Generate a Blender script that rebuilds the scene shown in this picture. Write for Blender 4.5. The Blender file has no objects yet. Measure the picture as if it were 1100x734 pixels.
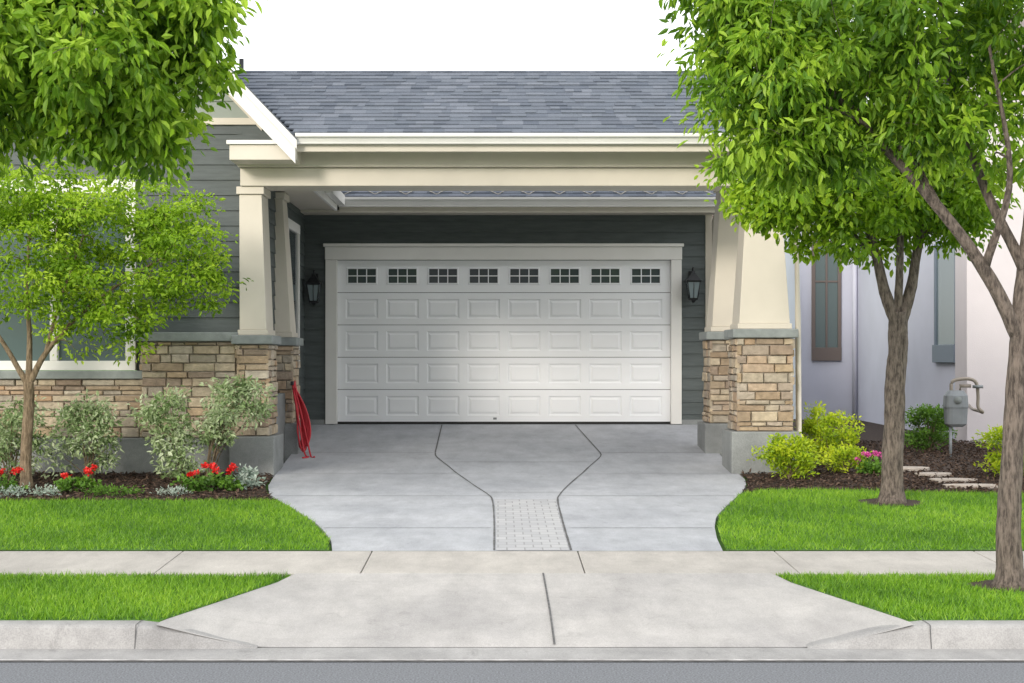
import bpy, math, random
import numpy as np
from mathutils import Vector
random.seed(7)
RNG = np.random.default_rng(11)
scene = bpy.context.scene
scene.view_settings.view_transform = 'Standard'
scene.view_settings.look = 'None'
scene.view_settings.exposure = 0

# ------------------------------------------------------------------ materials
def new_mat(name):
    m = bpy.data.materials.new(name); m.use_nodes = True
    nt = m.node_tree
    return m, nt, nt.nodes["Principled BSDF"]
def lk(nt, a, b): nt.links.new(a, b)
def plain(name, col, rough=0.6, metal=0.0, noise=0.0, nscale=8.0, bump=0.0, bscale=60.0, stretch=(1,1,1)):
    m, nt, p = new_mat(name)
    p.inputs['Base Color'].default_value = (*col, 1)
    p.inputs['Roughness'].default_value = rough
    p.inputs['Metallic'].default_value = metal
    tc = nt.nodes.new('ShaderNodeTexCoord'); mp = nt.nodes.new('ShaderNodeMapping')
    mp.inputs['Scale'].default_value = stretch
    lk(nt, tc.outputs['Object'], mp.inputs[0])
    if noise > 0:
        n = nt.nodes.new('ShaderNodeTexNoise'); n.inputs['Scale'].default_value = nscale; n.inputs['Detail'].default_value = 6
        lk(nt, mp.outputs[0], n.inputs['Vector'])
        r = nt.nodes.new('ShaderNodeValToRGB')
        r.color_ramp.elements[0].position = .3; r.color_ramp.elements[1].position = .7
        r.color_ramp.elements[0].color = (*[c*(1-noise) for c in col], 1)
        r.color_ramp.elements[1].color = (*[min(1, c*(1+noise)) for c in col], 1)
        lk(nt, n.outputs['Fac'], r.inputs[0]); lk(nt, r.outputs[0], p.inputs['Base Color'])
    if bump > 0:
        n2 = nt.nodes.new('ShaderNodeTexNoise'); n2.inputs['Scale'].default_value = bscale; n2.inputs['Detail'].default_value = 4
        lk(nt, mp.outputs[0], n2.inputs['Vector'])
        b = nt.nodes.new('ShaderNodeBump'); b.inputs['Strength'].default_value = bump; b.inputs['Distance'].default_value = .01
        lk(nt, n2.outputs['Fac'], b.inputs['Height']); lk(nt, b.outputs[0], p.inputs['Normal'])
    return m
def var_mat(name, cols, rough=0.8, noise=0.15, nscale=20, bump=0.3, bscale=40, trans=0.0):
    """colour picked from a per-piece value (random, plus painted shade on foliage) stored on the mesh"""
    m, nt, p = new_mat(name)
    p.inputs['Roughness'].default_value = rough
    a = nt.nodes.new('ShaderNodeAttribute'); a.attribute_name = 'var'
    sep = nt.nodes.new('ShaderNodeSeparateColor'); lk(nt, a.outputs['Color'], sep.inputs[0])
    r = nt.nodes.new('ShaderNodeValToRGB'); cr = r.color_ramp
    n = len(cols)
    while len(cr.elements) < n: cr.elements.new(.5)
    for i, c in enumerate(cols):
        cr.elements[i].position = i/(n-1); cr.elements[i].color = (*c, 1)
    lk(nt, sep.outputs[0], r.inputs[0])
    out = r.outputs[0]
    if noise > 0:
        tc = nt.nodes.new('ShaderNodeTexCoord')
        nz = nt.nodes.new('ShaderNodeTexNoise'); nz.inputs['Scale'].default_value = nscale; nz.inputs['Detail'].default_value = 5
        lk(nt, tc.outputs['Object'], nz.inputs['Vector'])
        mr = nt.nodes.new('ShaderNodeMapRange'); mr.inputs[1].default_value = .25; mr.inputs[2].default_value = .75
        mr.inputs[3].default_value = 1-noise; mr.inputs[4].default_value = 1+noise
        lk(nt, nz.outputs['Fac'], mr.inputs[0])
        mul = nt.nodes.new('ShaderNodeVectorMath'); mul.operation = 'SCALE'
        lk(nt, out, mul.inputs[0]); lk(nt, mr.outputs[0], mul.inputs['Scale']); out = mul.outputs[0]
        if bump > 0:
            nb = nt.nodes.new('ShaderNodeTexNoise'); nb.inputs['Scale'].default_value = bscale; nb.inputs['Detail'].default_value = 5
            lk(nt, tc.outputs['Object'], nb.inputs['Vector'])
            b = nt.nodes.new('ShaderNodeBump'); b.inputs['Strength'].default_value = bump; b.inputs['Distance'].default_value = .02
            lk(nt, nb.outputs['Fac'], b.inputs['Height']); lk(nt, b.outputs[0], p.inputs['Normal'])
    lk(nt, out, p.inputs['Base Color'])
    if trans > 0:
        t = nt.nodes.new('ShaderNodeBsdfTranslucent'); lk(nt, out, t.inputs['Color'])
        mx = nt.nodes.new('ShaderNodeMixShader'); mx.inputs[0].default_value = trans
        lk(nt, p.outputs[0], mx.inputs[1]); lk(nt, t.outputs[0], mx.inputs[2])
        lk(nt, mx.outputs[0], nt.nodes['Material Output'].inputs['Surface'])
    return m

def concrete(name, col, dark, scale=1.0, stain=.85):
    """weathered concrete: broad tone, streaks, fine grit, scattered stains"""
    m, nt, p = new_mat(name)
    p.inputs['Roughness'].default_value = .85
    tc = nt.nodes.new('ShaderNodeTexCoord')
    def noise(sc, det, rgh, st=(1,1,1), dist=0):
        mp = nt.nodes.new('ShaderNodeMapping'); mp.inputs['Scale'].default_value = st; lk(nt, tc.outputs['Object'], mp.inputs[0])
        n = nt.nodes.new('ShaderNodeTexNoise'); n.inputs['Scale'].default_value = sc; n.inputs['Detail'].default_value = det
        n.inputs['Roughness'].default_value = rgh; n.inputs['Distortion'].default_value = dist
        lk(nt, mp.outputs[0], n.inputs['Vector']); return n.outputs['Fac']
    def rng(f, a, b, c, d):
        mr = nt.nodes.new('ShaderNodeMapRange'); 
        for i, v in enumerate((a, b, c, d)): mr.inputs[i+1].default_value = v
        lk(nt, f, mr.inputs[0]); return mr.outputs[0]
    def mul(a, b):
        k = nt.nodes.new('ShaderNodeMath'); k.operation = 'MULTIPLY'; lk(nt, a, k.inputs[0]); lk(nt, b, k.inputs[1]); return k.outputs[0]
    r = nt.nodes.new('ShaderNodeValToRGB')
    r.color_ramp.elements[0].position = .34; r.color_ramp.elements[1].position = .64
    r.color_ramp.elements[0].color = (*dark, 1); r.color_ramp.elements[1].color = (*col, 1)
    lk(nt, noise(.9*scale, 9, .65), r.inputs[0])
    fine = noise(120, 3, .5)
    f = mul(rng(noise(5, 8, .7, (1, .35, 1)), .3, .7, .84, 1.1), rng(fine, .3, .7, .84, 1.12))
    f = mul(f, rng(noise(3.3, 7, .75, (1, .8, 1), 1.2), .58, .70, 1.0, stain))
    f = mul(f, rng(noise(1.3, 6, .7, (.35, 4, 1), .6), .56, .72, 1.0, .5+stain/2))
    v = nt.nodes.new('ShaderNodeVectorMath'); v.operation = 'SCALE'; lk(nt, r.outputs[0], v.inputs[0]); lk(nt, f, v.inputs['Scale'])
    lk(nt, v.outputs[0], p.inputs['Base Color'])
    b = nt.nodes.new('ShaderNodeBump'); b.inputs['Strength'].default_value = .25; b.inputs['Distance'].default_value = .004
    lk(nt, fine, b.inputs['Height']); lk(nt, b.outputs[0], p.inputs['Normal'])
    return m

M = {}
M['conc'] = concrete('driveway_concrete', (.46, .475, .51), (.35, .365, .40))
M['conc_apron'] = concrete('apron_concrete', (.48, .465, .455), (.37, .36, .36), 1, .8)
M['conc_walk'] = concrete('sidewalk_concrete', (.50, .475, .445), (.39, .37, .35), 1, .88)
M['conc_kerb'] = concrete('kerb_concrete', (.38, .375, .375), (.27, .267, .27), 2, .75)
M['conc_base'] = concrete('foundation_concrete', (.28, .295, .295), (.19, .20, .205), 2)
M['asphalt'] = plain('asphalt', (.17, .18, .20), .9, noise=.45, nscale=90, bump=.6, bscale=150)
M['joint'] = plain('joint_dark', (.11, .11, .112), .95, noise=.4, nscale=20)
M['white'] = plain('white_trim', (.76, .75, .73), .5, noise=.03, nscale=3)
M['cream'] = plain('cream_trim', (.61, .565, .49), .55, noise=.04, nscale=3)
M['door'] = plain('garage_door_paint', (.87, .885, .92), .45, noise=.015, nscale=2)
M['siding'] = plain('siding_grey', (.082, .098, .10), .65, noise=.14, nscale=4, bump=.25, bscale=30, stretch=(1, 1, 8))
M['sage'] = plain('siding_sage', (.27, .31, .28), .65, noise=.06, nscale=4)
M['mortar'] = plain('mortar', (.36, .33, .29), .95, noise=.15, nscale=30, bump=.5)
M['cap'] = plain('stone_cap', (.25, .275, .275), .8, noise=.15, nscale=10, bump=.3)
M['stone'] = var_mat('ledge_stone', [(.42,.32,.21),(.30,.22,.15),(.48,.40,.29),(.33,.29,.24),(.52,.43,.31),(.27,.2,.15),(.44,.38,.31),(.40,.27,.17),(.50,.45,.37)], .85, .25, 14, .6, 30)
M['shingle'] = var_mat('shingle_bluegrey', [(.082,.10,.135),(.12,.14,.175),(.098,.118,.153),(.15,.17,.21),(.088,.105,.138),(.13,.15,.187)], .9, .2, 60, .4, 120)
M['shingle_br'] = var_mat('shingle_brown', [(.11,.085,.075),(.17,.135,.12),(.13,.1,.09)], .9, .2, 60, .4, 120)
M['stucco'] = plain('stucco_blue_shade', (.58, .60, .71), .9, noise=.04, nscale=1.5, bump=.4, bscale=80)  # bluish cast of the shaded neighbour walls put into the stucco colour
M['stucco_w'] = plain('stucco_warm', (.64, .60, .63), .9, noise=.04, nscale=1.5, bump=.4, bscale=80)
M['bronze'] = plain('bronze_frame', (.15, .12, .11), .5)
M['bluetrim'] = plain('blue_grey_trim', (.16, .2, .26), .6)
M['black'] = plain('black_metal', (.02, .022, .025), .4, metal=.3)
M['grey'] = plain('meter_grey', (.24, .26, .28), .5, metal=.2, noise=.1)
M['pipe'] = plain('pipe_tan', (.30, .26, .22), .5)
M['red'] = plain('hose_red', (.50, .02, .035), .4)
M['rubber'] = plain('rubber', (.03, .03, .03), .8)
M['opp'] = plain('opposite_wall', (.16, .10, .075), .9, noise=.3, nscale=2)
M['stepstone'] = plain('flagstone', (.42, .37, .33), .9, noise=.2, nscale=8, bump=.4)
M['stalk'] = plain('stalk_green', (.08, .2, .03), .7)
m, nt, p = new_mat('glass_dark'); p.inputs['Base Color'].default_value = (.075, .09, .10, 1); p.inputs['Roughness'].default_value = .04; p.inputs['IOR'].default_value = 1.6
M['glass'] = m
m, nt, p = new_mat('glass_window'); p.inputs['Base Color'].default_value = (.10, .14, .14, 1); p.inputs['Roughness'].default_value = .03; p.inputs['IOR'].default_value = 1.75
M['glassw'] = m
m, nt, p = new_mat('lamp_glass'); p.inputs['Base Color'].default_value = (.2, .25, .27, 1); p.inputs['Roughness'].default_value = .15
M['lglass'] = m
def bark(name, c1, c2):
    m, nt, p = new_mat(name); p.inputs['Roughness'].default_value = .9
    tc = nt.nodes.new('ShaderNodeTexCoord'); mp = nt.nodes.new('ShaderNodeMapping'); mp.inputs['Scale'].default_value = (1, 1, .22)
    lk(nt, tc.outputs['Object'], mp.inputs[0])
    n = nt.nodes.new('ShaderNodeTexNoise'); n.inputs['Scale'].default_value = 45; n.inputs['Detail'].default_value = 8; n.inputs['Roughness'].default_value = .7
    lk(nt, mp.outputs[0], n.inputs['Vector'])
    r = nt.nodes.new('ShaderNodeValToRGB'); r.color_ramp.elements[0].position = .38; r.color_ramp.elements[1].position = .6
    r.color_ramp.elements[0].color = (*c1, 1); r.color_ramp.elements[1].color = (*c2, 1)
    lk(nt, n.outputs['Fac'], r.inputs[0]); lk(nt, r.outputs[0], p.inputs['Base Color'])
    b = nt.nodes.new('ShaderNodeBump'); b.inputs['Strength'].default_value = 1; b.inputs['Distance'].default_value = .03
    lk(nt, n.outputs['Fac'], b.inputs['Height']); lk(nt, b.outputs[0], p.inputs['Normal'])
    return m
M['bark'] = bark('bark_grey', (.06, .047, .04), (.24, .195, .165))
M['bark_lt'] = bark('bark_tan', (.12, .085, .05), (.32, .24, .16))
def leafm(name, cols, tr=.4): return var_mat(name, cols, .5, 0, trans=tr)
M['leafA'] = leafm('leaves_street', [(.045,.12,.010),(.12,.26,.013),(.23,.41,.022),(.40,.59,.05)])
M['leafB'] = leafm('leaves_light', [(.08,.18,.010),(.18,.34,.014),(.30,.49,.02),(.45,.63,.045)])
M['varieg'] = leafm('leaves_variegated', [(.12,.20,.06),(.26,.37,.15),(.44,.54,.30),(.60,.67,.47)], .25)
M['gold'] = leafm('leaves_gold', [(.14,.25,.01),(.30,.45,.015),(.47,.60,.02),(.57,.66,.03)], .3)
M['greenl'] = leafm('leaves_green', [(.05,.12,.015),(.11,.24,.025),(.18,.36,.04)], .3)
M['silver'] = leafm('leaves_silver', [(.22,.30,.24),(.36,.45,.38),(.55,.62,.56)], .2)
M['petal'] = leafm('petals_red', [(.5,.01,.012),(.75,.02,.02),(.85,.05,.04)], .2)
M['pink'] = leafm('petals_pink', [(.55,.04,.25),(.7,.1,.4),(.75,.2,.5)], .2)
M['blade'] = leafm('grass_blades', [(.05,.14,.008),(.11,.26,.012),(.19,.39,.018),(.32,.52,.04)], .3)
M['lawn'] = plain('lawn_base', (.055, .15, .012), .95, noise=.35, nscale=14, bump=.5)
M['terrain'] = plain('terrain_grass', (.07, .17, .02), .95, noise=.35, nscale=3, bump=.5)
M['mulch'] = plain('mulch', (.040, .024, .017), .95, noise=.5, nscale=40, bump=1, bscale=60)
M['chips'] = var_mat('mulch_chips', [(.022,.013,.009),(.055,.032,.022),(.095,.058,.040),(.15,.10,.072)], .9, 0)
m, nt, p = new_mat('pavers'); p.inputs['Roughness'].default_value = .85
tc = nt.nodes.new('ShaderNodeTexCoord'); br = nt.nodes.new('ShaderNodeTexBrick')
br.inputs['Color1'].default_value = (.39,.395,.42,1); br.inputs['Color2'].default_value = (.47,.475,.49,1); br.inputs['Mortar'].default_value = (.30,.30,.31,1)
br.inputs['Scale'].default_value = 1; br.inputs['Brick Width'].default_value = .14; br.inputs['Row Height'].default_value = .14; br.inputs['Mortar Size'].default_value = .006
lk(nt, tc.outputs['Object'], br.inputs['Vector']); lk(nt, br.outputs[0], p.inputs['Base Color'])
bb = nt.nodes.new('ShaderNodeBump'); bb.inputs['Strength'].default_value = .5; bb.inputs['Distance'].default_value = .005; bb.invert = True
lk(nt, br.outputs['Fac'], bb.inputs['Height']); lk(nt, bb.outputs[0], p.inputs['Normal'])
M['paver'] = m

# ------------------------------------------------------------------ mesh helpers
def link(o, parent=None):
    scene.collection.objects.link(o)
    if parent: o.parent = parent
    return o
def empty(name, loc=(0,0,0)):
    e = bpy.data.objects.new(name, None); e.location = loc; e.empty_display_size = .3
    return link(e)
def mesh(name, V, F, mat, parent=None, smooth=False, var=None):
    me = bpy.data.meshes.new(name)
    if isinstance(V, np.ndarray): V = V.tolist()
    if isinstance(F, np.ndarray): F = F.tolist()
    me.from_pydata(V, [], F)
    if var is not None:
        ca = me.color_attributes.new('var', 'FLOAT_COLOR', 'POINT')
        v = np.asarray(var, dtype=np.float32)
        c = np.stack([v, v, v, np.ones_like(v)], 1).ravel()
        ca.data.foreach_set('color', c)
    me.materials.append(M[mat] if isinstance(mat, str) else mat)
    if smooth: me.polygons.foreach_set('use_smooth', [True]*len(me.polygons))
    me.update()
    o = bpy.data.objects.new(name, me)
    link(o)
    if parent:
        o.parent = parent
        o.matrix_parent_inverse = parent.matrix_basis.inverted()
    return o
HF = [(0,3,2,1),(4,5,6,7),(0,1,5,4),(1,2,6,5),(2,3,7,6),(3,0,4,7)]
def hexa(name, b, t, mat, parent=None, bevel=0.0):
    o = mesh(name, list(b)+list(t), HF, mat, parent)
    if bevel > 0:
        md = o.modifiers.new('bevel', 'BEVEL'); md.width = bevel; md.segments = 2; md.limit_method = 'ANGLE'
    return o
def box(name, x0, x1, y0, y1, z0, z1, mat, parent=None, bevel=0.006):
    return hexa(name, [(x0,y0,z0),(x1,y0,z0),(x1,y1,z0),(x0,y1,z0)], [(x0,y0,z1),(x1,y0,z1),(x1,y1,z1),(x0,y1,z1)], mat, parent, bevel)
def tube_data(pts, radii, seg=8, wob=0.0):
    P = [Vector(p) for p in pts]; V = []; F = []
    up = Vector((.13, .21, 1)).normalized()
    for i, p in enumerate(P):
        d = (P[min(i+1, len(P)-1)] - P[max(i-1, 0)]).normalized()
        ref = up if abs(d.dot(up)) < .95 else Vector((1, .1, 0))
        a = d.cross(ref).normalized(); b = d.cross(a).normalized()
        for k in range(seg):
            th = 2*math.pi*k/seg
            r = radii[i]*(1+wob*math.sin(3*th+i*.7)+wob*random.uniform(-1, 1))
            V.append(tuple(p + a*math.cos(th)*r + b*math.sin(th)*r))
    for i in range(len(P)-1):
        for k in range(seg):
            k2 = (k+1) % seg
            F.append((i*seg+k, i*seg+k2, (i+1)*seg+k2, (i+1)*seg+k))
    F.append(tuple(range(seg))[::-1]); F.append(tuple((len(P)-1)*seg+k for k in range(seg)))
    return V, F
class Acc:
    def __init__(s): s.V = []; s.F = []; s.c = []
    def add(s, V, F, var=None):
        o = len(s.V); s.V += [tuple(v) for v in V]; s.F += [tuple(i+o for i in f) for f in F]
        if var is not None: s.c += [var]*len(V)
    def obj(s, name, mat, parent=None, smooth=False):
        return mesh(name, s.V, s.F, mat, parent, smooth, s.c if s.c else None)
def smooth_path(pts, n=6):
    P = [np.array(p, float) for p in pts]; out = []
    P = [2*P[0]-P[1]] + P + [2*P[-1]-P[-2]]
    for i in range(1, len(P)-2):
        for k in range(n):
            t = k/n
            out.append(.5*((2*P[i])+(-P[i-1]+P[i+1])*t+(2*P[i-1]-5*P[i]+4*P[i+1]-P[i+2])*t*t+(-P[i-1]+3*P[i]-3*P[i+1]+P[i+2])*t**3))
    out.append(P[-2]); return out
def tube(name, pts, r, mat, parent=None, seg=8):
    rr = r if isinstance(r, (list, tuple)) else [r]*len(pts)
    V, F = tube_data(pts, rr, seg); return mesh(name, V, F, mat, parent, True)

def siding(name, O, U, N, length, z0, z1, mat, parent, lim=None, exp=.178, proud=.018):
    a = Acc(); O = np.array(O, float); U = np.array(U, float); N = np.array(N, float)
    z = z0
    while z < z1-1e-4:
        zt = min(z+exp, z1)
        ub = lim(z) if lim else (0, length); ut = lim(zt) if lim else (0, length)
        if ub[1] > ub[0]:
            ut = (min(ut[0], ut[1]), max(ut[0], ut[1])) if ut[1] > ut[0] else ((ut[0]+ut[1])/2,)*2
            def P(u, zz, n): 
                q = O+U*u+N*n; return (q[0], q[1], zz)
            V = [P(ub[0], z, proud), P(ub[1], z, proud), P(ut[1], zt, .002), P(ut[0], zt, .002), P(ub[0], z, -.01), P(ub[1], z, -.01)]
            a.add(V, [(0,1,2,3),(4,5,1,0)])
        z = zt
    return a.obj(name, mat, parent)

def stones(acc, O, U, N, width, z0, z1, rng):
    O = np.array(O, float); U = np.array(U, float); N = np.array(N, float)
    z = z0
    while z < z1-.02:
        h = rng.choice([.055, .075, .1, .12]);
        if z+h > z1-.03: h = z1-z
        u = -rng.uniform(0, .15)
        while u < width:
            w = rng.uniform(.12, .4); u0 = max(u, 0); u1 = min(u+w, width)
            if width-u1 < .06: u1 = width; w = 9
            if u1-u0 > .03:
                g = .005; dp = rng.uniform(.022, .05); ins = .008
                def j(): return rng.uniform(-.004, .004)
                def P(uu, zz, n):
                    q = O+U*uu+N*n; return (q[0], q[1], zz)
                a0, a1, b0, b1 = u0+g, u1-g, z+g, z+h-g
                V = [P(a0,b0,-.005),P(a1,b0,-.005),P(a1,b1,-.005),P(a0,b1,-.005),
                     P(a0+j(),b0+j(),dp-.012),P(a1+j(),b0+j(),dp-.012),P(a1+j(),b1+j(),dp-.012),P(a0+j(),b1+j(),dp-.012),
                     P(a0+ins+j(),b0+ins+j(),dp+j()),P(a1-ins+j(),b0+ins+j(),dp+j()),P(a1-ins+j(),b1-ins+j(),dp+j()),P(a0+ins+j(),b1-ins+j(),dp+j())]
                F = [(0,1,5,4),(1,2,6,5),(2,3,7,6),(3,0,4,7),(4,5,9,8),(5,6,10,9),(6,7,11,10),(7,4,8,11),(8,9,10,11)]
                acc.add(V, F, rng.random())
            u += w
        z += h

def shingles(name, O, U, V, ulen, vlen, parent, lim=None, exp=.135, mat='shingle'):
    a = Acc(); O = Vector(O); U = Vector(U).normalized(); V = Vector(V).normalized(); N = U.cross(V).normalized()
    if N.z < 0: N = -N
    rng = random.Random(len(name)*7+3)
    v = 0
    while v < vlen:
        ve = min(v+exp+.01, vlen)
        u0, u1 = lim(v) if lim else (0, ulen)
        u = u0 - rng.uniform(0, .2)
        while u < u1:
            w = rng.uniform(.09, .26); x0 = max(u, u0); x1 = min(u+w, u1)
            if x1 > x0+.005:
                th = rng.choice([.010, .016, .020])
                p = [O+U*x0+V*v+N*th, O+U*x1+V*v+N*th, O+U*x1+V*ve+N*.003, O+U*x0+V*ve+N*.003, O+U*x0+V*v-N*.01, O+U*x1+V*v-N*.01]
                a.add([tuple(q) for q in p], [(0,1,2,3),(4,5,1,0),(0,3,4),(1,5,2)], rng.random())
            u += w
        v += exp
    return a.obj(name, mat, parent)

# ------------------------------------------------------------------ ground profile (y = distance from camera)
PR = [(-300,0),(8.47,0),(8.87,.02),(10.73,.17),(11.74,.20),(17.6,.37),(22.13,.73),(40,.73)]
def zp(d): return float(np.interp(d, [p[0] for p in PR], [p[1] for p in PR]))
def zside(d): return float(np.interp(d, [11.74, 17.6, 22, 35], [.20, .37, .43, .45]))
Ledge = [(11.74,-1.29),(12.3,-1.36),(12.87,-1.49),(13.4,-1.63),(13.9,-1.80),(14.4,-1.97),(14.9,-2.16),(15.5,-2.35),(16.2,-2.47),(17.3,-2.56),(18.1,-2.59),(19.3,-2.62),(22.13,-2.84)]
Redge = [(11.74,1.75),(12.4,1.80),(13.1,1.88),(13.7,1.98),(14.2,2.11),(14.9,2.31),(15.6,2.52),(16.3,2.68),(16.85,2.76),(17.6,2.78),(19,2.80),(22.13,3.10)]
def xl(d): return float(np.interp(d, [a[0] for a in Ledge], [a[1] for a in Ledge]))
def xr(d): return float(np.interp(d, [a[0] for a in Redge], [a[1] for a in Redge]))

TP = [(-300,-.06),(10.6,-.06),(10.78,.13),(11.74,.165),(17.6,.335),(22,.39),(35,.41),(400,.41)]
V = []; F = []
for i, (y, z) in enumerate(TP): V += [(-300, y, z), (300, y, z)]
for i in range(len(TP)-1): F.append((2*i, 2*i+1, 2*i+3, 2*i+2))
mesh('ground_terrain', V, F, 'terrain')
mesh('road', [(-80,-2,0),(80,-2,0),(80,8.46,0),(-80,8.46,0)], [(0,1,2,3)], 'asphalt')
mesh('gutter_pan', [(-80,8.45,.004),(80,8.45,.004),(80,8.80,.016),(-80,8.80,.016)], [(0,1,2,3)], 'conc_kerb')
mesh('gutter_lip', [(-80,8.445,.008),(80,8.445,.008),(80,8.47,.009),(-80,8.47,.009)], [(0,1,2,3)], plain('gutter_lip_mat',(.45,.44,.44),.9,noise=.35,nscale=12))
mesh('gutter_seam', [(-80,8.425,.004),(80,8.425,.004),(80,8.444,.004),(-80,8.444,.004)], [(0,1,2,3)], 'joint')
box('far_sidewalk', -80, 80, -4, -2, -.05, .13, 'conc_walk')
def kerb(name, xs):
    V = []; F = []
    prof = [(8.745,0),(8.765,.5),(8.78,.85),(8.80,.96),(8.825,1.0),(8.93,1.0),(8.93,-.5)]
    for x, h in xs:
        for (y, k) in prof: V.append((x, y, .012+(h-.012)*k if k >= 0 else -.05))
    n = len(prof)
    for i in range(len(xs)-1):
        for k in range(n-1): F.append((i*n+k, (i+1)*n+k, (i+1)*n+k+1, i*n+k+1))
    F.append(tuple(range(n))); F.append(tuple((len(xs)-1)*n+k for k in range(n))[::-1])
    return mesh(name, V, F, 'conc_kerb', None, False)
kerb('kerb', [(-80,.148),(-2.10,.148),(-1.95,.132),(-1.8,.105),(-1.6,.06),(-1.4,.024)])
kerb('kerb', [(1.8,.024),(2.0,.06),(2.2,.105),(2.35,.132),(2.5,.148),(80,.148)])
a = Acc()
for x in (-4.9,-2.11,2.51,4.4,7.2,-7.9):
    a.add([(x,8.742,.0),(x+.006,8.742,.0),(x+.006,8.775,.15),(x,8.775,.15),(x+.006,8.93,.152),(x,8.93,.152)], [(0,1,2,3),(3,2,4,5)])
a.obj('kerb_joints', 'joint')
# apron
V = []; F = []; NX = 60; NY = 20
for j in range(NY+1):
    t = j/NY; d = 8.78+(10.73-8.78)*t
    x0 = -1.99+(-1.44+1.99)*max(0,(d-8.9)/1.83); x1 = 2.42+(1.95-2.42)*max(0,(d-8.9)/1.83)
    for i in range(NX+1):
        x = x0+(x1-x0)*i/NX
        e = min(x-x0, x1-x)
        base = .018+(.17-.018)*(t**.9)
        rise = max(0, 1-e/.62)**1.25*(max(0, .149-base))
        V.append((x, d, base+rise))
for j in range(NY):
    for i in range(NX):
        q = j*(NX+1)+i; F.append((q, q+1, q+NX+2, q+NX+1))
mesh('driveway_apron', V, F, 'conc_apron', None, True)
def strip(name, pts, z):
    n = len(pts); V = [(x, y, z) for x, y in pts]+[(x, y, -.05) for x, y in pts]
    F = [tuple(range(n))]+[(i+n, (i+1) % n+n, (i+1) % n, i) for i in range(n)]
    return mesh(name, V, F, 'lawn')
stripL = [(-40,8.93),(-1.99,8.93),(-1.45,10.72),(-40,10.72)]
stripR = [(2.42,8.93),(40,8.93),(40,10.72),(1.96,10.72)]
strip('lawn', stripL, .149); strip('lawn', stripR, .149)
def sw(x0, x1):
    g = .004
    return hexa('s', [(x0+g,10.735,-.02),(x1-g,10.735,-.02),(x1-g,11.735,-.02),(x0+g,11.735,-.02)], [(x0+g,10.735,.17),(x1-g,10.735,.17),(x1-g,11.735,.20),(x0+g,11.735,.20)], 'conc_walk', None, .005)
side = empty('sidewalk')
js = [-80,-30,-14,-10.1,-8.55,-7.0,-5.5,-3.97,-2.45,-.98,.62,2.15,3.7,5.2,6.7,8.2,9.7,14,30,80]
for i in range(len(js)-1):
    o = sw(js[i], js[i+1]); o.name = 'slab'; o.parent = side
ds = np.linspace(11.742, 22.2, 90); V = []; F = []
NXD = 12
for d in ds:
    a0, b0 = xl(d), xr(d)
    V.append((a0, d, zp(d)-.3))
    for i in range(NXD+1): V.append((a0+(b0-a0)*i/NXD, d, zp(d)))
    V.append((b0, d, zp(d)-.3))
w = NXD+3
for j in range(len(ds)-1):
    for i in range(w-1): F.append((j*w+i, j*w+i+1, (j+1)*w+i+1, (j+1)*w+i))
mesh('driveway', V, F, 'conc')
def joint(name, pts, width=.02, dz=.004, sm=True, parent=None, zf=zp, mat='joint'):
    P = smooth_path([(x, y, 0) for x, y in pts], 8) if sm else [np.array((*p, 0.)) for p in pts]
    V = []; F = []
    for i, p in enumerate(P):
        t = P[min(i+1, len(P)-1)]-P[max(0, i-1)]; t /= np.linalg.norm(t)
        n = np.array((-t[1], t[0], 0))*width/2*(random.uniform(.7, 1.25) if sm else 1)
        for s in (1, -1):
            q = p+n*s; V.append((q[0], q[1], zf(q[1])+dz))
    for i in range(len(P)-1): F.append((2*i, 2*i+1, 2*i+3, 2*i+2))
    return mesh(name, V, F, mat, parent)
dj = empty('driveway_joints')
M['joint_lt'] = plain('joint_light', (.21, .215, .225), .95, noise=.3, nscale=15)
LJ = [(-.03,11.76),(-.035,13.5),(-.055,14.9),(-.10,15.4),(-.25,16.2),(-.52,17.7),(-.76,18.8),(-.80,19.2)]
RJ = [(.57,11.76),(.575,13.5),(.59,14.9),(.63,15.4),(.75,16.2),(1.02,17.7),(1.27,18.8),(1.30,19.2)]
joint('curve_joint', LJ, parent=dj, width=.016); joint('curve_joint', RJ, parent=dj, width=.016)
joint('j', [(-.80,19.2),(-.81,20.5),(-.82,22.05)], sm=False, parent=dj, dz=.005, width=.016); joint('j', [(1.30,19.2),(1.22,20.5),(1.13,22.05)], sm=False, parent=dj, dz=.005, width=.016)
for y in (13.0, 15.3):
    joint('j', [(xl(y)+.02,y),(-.06,y)], sm=False, parent=dj, width=.014, mat='joint_lt'); joint('j', [(.61,y),(xr(y)-.02,y)], sm=False, parent=dj, width=.014, mat='joint_lt')
joint('j', [(xl(17.4)+.02,17.4),(-.49,17.4)], sm=False, parent=dj, width=.014, mat='joint_lt'); joint('j', [(1.0,17.4),(xr(17.4)-.02,17.4)], sm=False, parent=dj, width=.014, mat='joint_lt')
joint('j', [(xl(19.2)+.02,19.2),(-.82,19.2)], sm=False, parent=dj, width=.016, mat='joint_lt'); joint('j', [(1.32,19.2),(xr(19.2)-.02,19.2)], sm=False, parent=dj, width=.016, mat='joint_lt')
joint('j', [(-.14,15.6),(.66,15.6)], sm=False, parent=dj, width=.014, mat='joint_lt'); joint('j', [(-.68,18.4),(1.2,18.4)], sm=False, parent=dj, width=.014, mat='joint_lt')
def zap(d): return .018+(.17-.018)*(max(0, (d-8.78)/1.95)**.9)
joint('apron_joint', [(.32,10.72),(.325,10.2),(.33,9.6),(.33,9.2),(.33,8.82)], sm=False, parent=dj, zf=zap, width=.012, dz=.006)
V = [(-.015,11.75),(.556,11.75),(.562,14.0),(.575,15.0),(-.04,15.0),(-.022,14.0)]
mesh('paver_strip', [(x, y, zp(y)+.003) for x, y in V], [(0,1,2,5),(5,2,3,4)], 'paver')

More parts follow.
